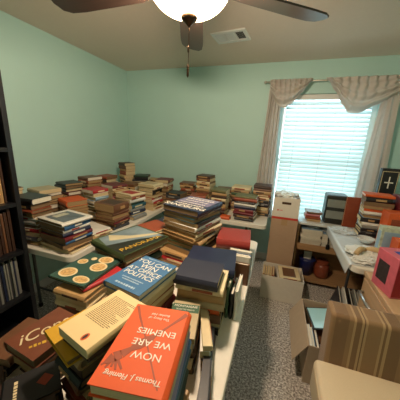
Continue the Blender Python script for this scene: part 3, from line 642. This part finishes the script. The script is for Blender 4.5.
stack('short stack on window shelf', .435, 2.72, .845, .155, .16, 2, 0, ['brown', 'pink', 'rust', 'tan'], 'books stacked at the window')
o = thing('storage_case', 'black upright case with two grey panels at the window', 'case', (.635, 2.74, .741), math.radians(-3))
blk = mat('case_black', '20231f', .45); gpm = mat('case_grey', '7d837c', .5)
obj('body', bx(-.1, .1, -.1, .1, 0, .31, bev=.02), blk, o)
obj('grey_panel', bx(-.085, .085, -.1012, -.098, .18, .265, bev=.001), gpm, o); obj('grey_panel', bx(-.085, .085, -.1012, -.098, .06, .145, bev=.001), gpm, o)

# ------------------------------------------------------------------ right table load
GR = 'books on the right table'
def rn(z): return z
# plastic sheet
q = bmesh.new()
from mathutils import noise
def sheet(u, v):
    y = 1.72 + .82 * v; s = u * .46
    x = .57 + s - .055
    if x < .565: z = .742 - (.565 - x) * 1.5; x = .562 - .02 * (1 - v) * (.565 - x) / .055
    else: z = .7435 + .006 * max(0, noise.noise(Vector((x * 14, y * 14, 0)))) 
    return (x, y + .012 * noise.noise(Vector((x * 9, y * 9, 4))), z)
grid(q, 50, 80, sheet); tag(obj('plastic_sheet', q, plast, smooth=True, solid=.001), 'clear plastic sheet draped over the aisle edge of right table', 'plastic sheet')
crumple('plastic_bag', 'crumpled pale blue plastic bag on right table by black case', 'bag', (.68, 2.42, .752), .11, .085, .028, plast, 11)
o = thing('glass_dish', 'small round glass dish with dark centre on right table', 'dish', (.785, 2.18, .752)); q = bmesh.new(); lathe(q, [(.03, 0), (.055, .02), (.068, .045), (.062, .045), (.05, .022), (.025, .008)], 28)
obj('bowl', q, mat('clear_pressed_glass', 'cfd6d4', .1, var=.3, scale=90), o, smooth=True); q = bmesh.new(); lathe(q, [(.024, .008), (.024, .014), (.01, .018)], 20); obj('dark_centre', q, mat('dish_dark', '2b2a28', .4), o)
crumple('crumpled_paper', 'loose crumpled white newspaper at near end of right table', 'paper', (.73, 1.93, .752), .14, .12, .04, paper, 15)
crumple('crumpled_paper', 'small crumpled white paper at right table near corner', 'paper', (.66, 1.79, .752), .075, .06, .03, paper, 19)
q = bmesh.new()
for k, (a, b2) in enumerate((((.61, 1.80), (.69, 1.90)), ((.70, 1.91), (.81, 1.85)))):
    P = [Vector((a[0] + (b2[0] - a[0]) * t, a[1] + (b2[1] - a[1]) * t, .785 + .025 * math.sin(PI * t) + .008)) for t in [i / 8 for i in range(9)]]
    tube(q, P, .018, 10)
tag(obj('rolled_paper', q, mat('kraft_roll', 'c2a678', .6), smooth=True), 'bent tan paper roll lying on the crumpled newspaper', 'paper')
def carton(name, label, x0, x1, y0, y1, z0, z1, c, front, rot=0, cat='box', lidc=None):
    o = thing(name, label, cat, ((x0 + x1) / 2, (y0 + y1) / 2, z0), math.radians(rot)); hx, hy, h = (x1 - x0) / 2, (y1 - y0) / 2, z1 - z0
    obj('body', bx(-hx, hx, -hy, hy, 0, h, bev=.002), cov(c) if isinstance(c, str) else c, o)
    if front: obj('front_panel', bx(-hx * .75, hx * .75, -hy - .001, -hy + .002, h * .15, h * .85), cov(front) if isinstance(front, str) else front, o)
    if lidc: obj('side_panel', bx(-hx - .001, -hx + .002, -hy * .7, hy * .7, h * .15, h * .85), cov(lidc), o)
    return o
def sm(nm, col): return mat(nm, col, .4, var=.7, scale=35)
# orange-brown upright book
e = upright('orange-brown book standing upright right of the black window case',   .735, 2.62, .744, 88, .03, .12, .31, 'rust', GR); e.rotation_euler = (0, 0, math.radians(90)); e.location = (.765, 2.62, .744)
q = bmesh.new(); box(q, .0, .001, -.035, .035, .14, .20); 
q.free()
o = carton('black_carton', 'narrow black carton directly right of orange-brown upright book', .845, .895, 2.50, 2.64, .744, 1.03, 'black', None)
# silver / blue stack
stack('silver and blue stack behind the glass dish', .855, 2.37, 1.0, .17, .15, -4, 0, ['white', 'pale blue', 'black', 'white', 'grey', 'black', 'charcoal', 'rust'], GR, zb=.744)
stack('orange stack resting on silver stack', .865, 2.37, 1.15, .21, .16, -6, 0, ['orange', 'black', 'rust', 'maroon', 'orange'], GR, zb=1.0, thick=[.6, 1.2, 1, .8, .7])
carton('game_box', 'upright black box with white cross emblem by right curtain', 0.94, 1.08, 2.60, 2.66, .744, 1.36, 'black', None)
eo = [o_ for o_ in COL.objects if o_.name.startswith('game_box')][0]
q = bmesh.new(); box(q, -.005, .005, -.0315, -.0295, .43, .54); box(q, -.035, .035, -.0315, -.0295, .48, .49); obj('cross_emblem', q, wht, eo)
q = bmesh.new()
for a in ((-.065, .065, .585, .59), (-.065, .065, .36, .365), (-.065, -.06, .36, .59), (.06, .065, .36, .59)): box(q, a[0], a[1], -.0315, -.0295, a[2], a[3])
obj('cream_border', q, cov('cream'), eo)
carton('dark_box', 'dark maroon box behind the orange box on right table', .99, 1.15, 2.27, 2.42, .744, 1.16, 'maroon', None)
carton('orange_box', 'orange box standing behind the pale green book', .875, 1.04, 2.10, 2.24, .744, 1.05, 'orange', 'rust')
carton('white_case', 'pale green and white box beside the brown framed box', .80, .93, 1.97, 2.04, .744, .97, sm('pale_green_print', 'b5c4ae'), 'pale blue', lidc='pale blue')
carton('framed_box', 'orange-brown framed box with dark window on right table', .85, 1.03, 1.82, 1.93, .744, .92, 'orange', 'dark brown')

# ------------------------------------------------------------------ drawer cabinet
cw = mat('light_oak_veneer', 'c09f7c', .45, var=.2, scale=5, stretch=(8, 1, 8)); cw2 = mat('oak_frame', '94704e', .45, var=.2, scale=5, stretch=(8, 1, 8))
cb = thing('drawer_cabinet', 'light wooden drawer cabinet behind the striped chair', 'cabinet', (.635, 1.46, 0))
obj('carcass', bx(.02, .55, -.21, .20, 0, .71), cw2, cb); obj('top', bx(-.0, .57, -.22, .21, .71, .74, bev=.004), cw, cb)
for z0_, z1_ in ((.44, .70), (.20, .425), (.03, .185)):
    d = obj('drawer', bx(0, .02, -.20, .19, z0_, z1_, bev=.003), cw, cb)
    q = bmesh.new(); zc = z0_ + (z1_ - z0_) * .68; tube(q, [(0, -.045, zc), (-.025, -.04, zc), (-.028, .05, zc), (-.025, .14, zc), (0, .145, zc)], .010, 8); obj('handle', q, mat('brushed_silver', 'c9cdd0', .25, .8), d, smooth=True)
pk = mat('pink_carton', 'cc6474', .35, var=.2)
o = thing('pink_box', 'pink and red carton with picture label on the wooden cabinet', 'box', (.712, 1.47, .741), math.radians(12))
obj('body', bx(-.065, .065, -.085, .085, 0, .23, bev=.003), pk, o)
obj('picture_label', bx(-.0658, -.063, -.03, .06, .05, .17), mat('label_dark', '34292c', .4, var=.8, scale=60), o)
obj('blue_sticker', bx(-.02, .035, -.03, .03, .2298, .2308), mat('sticker_blue', '3b4fa0', .4), o)
obj('red_front', bx(-.062, .062, -.0858, -.083, .01, .22), mat('deep_red_print', 'a01c2a', .35), o)
o = carton('pink_case', 'small pink case standing behind the pink carton', .80, .93, 1.64, 1.70 - .03, .741, .93, 'pink', 'pink')

# ------------------------------------------------------------------ open box by chair
o, hx, hy, h = tiered('open_box', 'open cardboard box with loose papers and pale panel beside chair', 'box', .325, .575, 1.37, 1.86, .002, .30, mat('pale_cardboard', 'b8a48c', .8, var=.08))
q = bmesh.new(); box(q, 0, .004, -hy, hy, -.17, 0); bmesh.ops.transform(q, matrix=Matrix.Translation((-hx - .004, 0, h)) @ Matrix.Rotation(math.radians(28), 4, 'Y'), verts=q.verts); obj('flap', q, mat('pale_cardboard', '', .8), o)
GX = 'things in the open box by the chair'
o = thing('tablet', 'pale blue glossy panel with black frame lying in open box', 'tablet', (.455, 1.70, .272), math.radians(-8)); o.rotation_euler = (math.radians(-6), math.radians(-10), math.radians(6))
obj('frame', bx(-.088, .088, -.135, .135, 0, .008, bev=.003), mat('case_black', '20231f', .45), o)
obj('screen', bx(-.078, .078, -.122, .122, .0078, .009), mat('pale_screen', 'a9d9de', .12, var=.03), o)
for i, (c, hh) in enumerate((('white', .27), ('pale blue', .25), ('dark brown', .26))):
    upright('%s thin book in open box by chair, %s from left side' % (c, N19[i]), .345 + i * .022, 1.50, .01, 0, .018, .2, hh, c, GX, 'white')
stack('stack under the pale panel in open box', .475, 1.66, .215, .15, .26, 0, 0, ['brown', 'white', 'rust', 'cream', 'black'], GX, zb=.01)

# ------------------------------------------------------------------ albums leaning under right table
GA = 'albums leaning under the right table'
for i, c in enumerate(('charcoal', 'white', 'black', 'grey', 'white', 'brown')):
    e = upright('%s album leaning under right table, %s from the aisle' % (c, N19[i]), .60 + i * .042, 2.10 + .0 * i, .012, -8, .016, .27, .27, c, GA, 'white', lean=12)
crumple('crumpled_paper', 'crumpled white papers on the floor under right table', 'paper', (.66, 1.82, .01), .07, .08, .10, paper, 23)

# ------------------------------------------------------------------ striped chair
def stripes():
    m = bpy.data.materials.new('striped_upholstery'); m.use_nodes = True; n = m.node_tree.nodes; l = m.node_tree.links
    b = n['Principled BSDF']; b.inputs['Roughness'].default_value = .7; b.inputs['Sheen Weight'].default_value = .2
    tc = n.new('ShaderNodeTexCoord'); sp = n.new('ShaderNodeSeparateXYZ'); l.new(tc.outputs['Object'], sp.inputs[0])
    mr = n.new('ShaderNodeMapRange'); mr.inputs[1].default_value = 0; mr.inputs[2].default_value = .62; l.new(sp.outputs[0], mr.inputs[0])
    r = n.new('ShaderNodeValToRGB'); r.color_ramp.interpolation = 'CONSTANT'; e = r.color_ramp.elements
    A, B, Cc, D = '8a6c49', '775a3b', 'a98d66', '654b33'
    seq = [(0, A), (.03, B), (.12, A), (.15, Cc), (.165, B), (.20, Cc), (.215, D), (.225, Cc), (.24, A), (.33, Cc), (.345, B), (.36, Cc), (.38, B), (.46, A), (.50, D), (.52, Cc), (.54, A), (.66, B), (.70, Cc), (.715, D), (.725, Cc), (.74, B), (.86, A), (.90, Cc), (.92, B)]
    e[0].color = srgb(seq[0][1]); e[1].position = seq[1][0]; e[1].color = srgb(seq[1][1])
    for p, c in seq[2:]: x = e.new(p); x.color = srgb(c)
    l.new(mr.outputs[0], r.inputs[0]); l.new(r.outputs[0], b.inputs['Base Color'])
    no = n.new('ShaderNodeTexNoise'); no.inputs['Scale'].default_value = 220; bp = n.new('ShaderNodeBump'); bp.inputs['Strength'].default_value = .25; bp.inputs['Distance'].default_value = .002
    l.new(no.outputs[0], bp.inputs['Height']); l.new(bp.outputs[0], b.inputs['Normal']); return m
sf = stripes(); cream = mat('cream_upholstery', 'd3c3a6', .7, var=.06, scale=200, bump=.1)
chn = thing('upholstered_chair', 'armless chair with brown striped back and plain cream seat cushion', 'chair', (.33, 1.0, 0))
def soft(name, x0, x1, y0, y1, z0, z1, bev, m, shear=0, puff=0):
    q = bmesh.new(); box(q, x0, x1, y0, y1, z0, z1, 0); bmesh.ops.subdivide_edges(q, edges=q.edges, cuts=6, use_grid_fill=True)
    for v in q.verts:
        if puff:
            u = (v.co.x - x0) / (x1 - x0) * 2 - 1; w_ = (v.co.y - y0) / (y1 - y0) * 2 - 1
            s = (v.co.z - z0) / (z1 - z0)
            v.co.z += puff * (1 - u * u) * (1 - w_ * w_) * (s - .5) * 2
        v.co.y += shear * (v.co.z - z0)
    o = obj(name, q, m, chn, smooth=True); b = o.modifiers.new('b', 'BEVEL'); b.width = bev; b.segments = 4; b.limit_method = 'ANGLE'; b.angle_limit = math.radians(50)
    return o
soft('backrest', 0, .80, .04, .16, .28, .765, .055, sf, shear=.10)
soft('seat_base', .01, .79, -.5, .10, .16, .33, .02, cream)
soft('seat_cushion', -.045, .80, -.55, .07, .34, .515, .05, cream, puff=.02)
q = bmesh.new(); P = rrect(-.042, .797, -.547, .072, .05)
tube(q, [(p[0], p[1], .482) for p in P + P[:1]], .005, 6); obj('piping', q, mat('cream_piping', 'b79f78', .7), chn, smooth=True)
for x in (.06, .66):
    for y in (-.44, .12):
        q = bmesh.new(); lathe(q, [(.014, 0), (.024, .16)], 12, x, y); obj('leg', q, mat('dark_wood_leg', '3a271b', .4), chn)


# ------------------------------------------------------------------ past 300 books in view: the ones that show least become one object
bpy.context.view_layer.update()
dg = bpy.context.evaluated_depsgraph_get(); hits = {}
for iy in range(3, 400, 3):
    for ix in range(1, 400, 3):
        d = ray(ix + .5, iy + .5); o_ = EYE.copy()
        if d.z > .02: continue
        for _ in range(3):
            ok, loc, nr, idx, ob, mx = C.ray_cast(dg, o_, d)
            if ok and ob.name.startswith('plastic'): o_ = loc + d * .002; continue
            break
        if ok and ob.parent and ob.parent.get('category') == 'book': hits[ob.parent.name] = hits.get(ob.parent.name, 0) + 1
allb = [o for o in COL.objects if o.get('category') == 'book']
allb.sort(key=lambda o: (-hits.get(o.name, 0), (o.location - EYE).length))
rest = allb[300:]
big = bmesh.new(); mats = []
for o in rest:
    for c in list(o.children):
        me = c.data; m_ = me.materials[0]
        if m_ not in mats: mats.append(m_)
        n0 = len(big.faces); nv = len(big.verts); big.from_mesh(me); big.faces.ensure_lookup_table(); big.verts.ensure_lookup_table()
        for f in big.faces[n0:]: f.material_index = mats.index(m_)
        for v in big.verts[nv:]: v.co = c.matrix_world @ v.co
        bpy.data.objects.remove(c)
    bpy.data.objects.remove(o)
me = bpy.data.meshes.new('books'); big.to_mesh(me); big.free()
for m_ in mats: me.materials.append(m_)
bo = bpy.data.objects.new('books', me); COL.objects.link(bo); bo['kind'] = 'stuff'
tag(bo, 'remaining mostly hidden books deep within the table stacks', 'books')
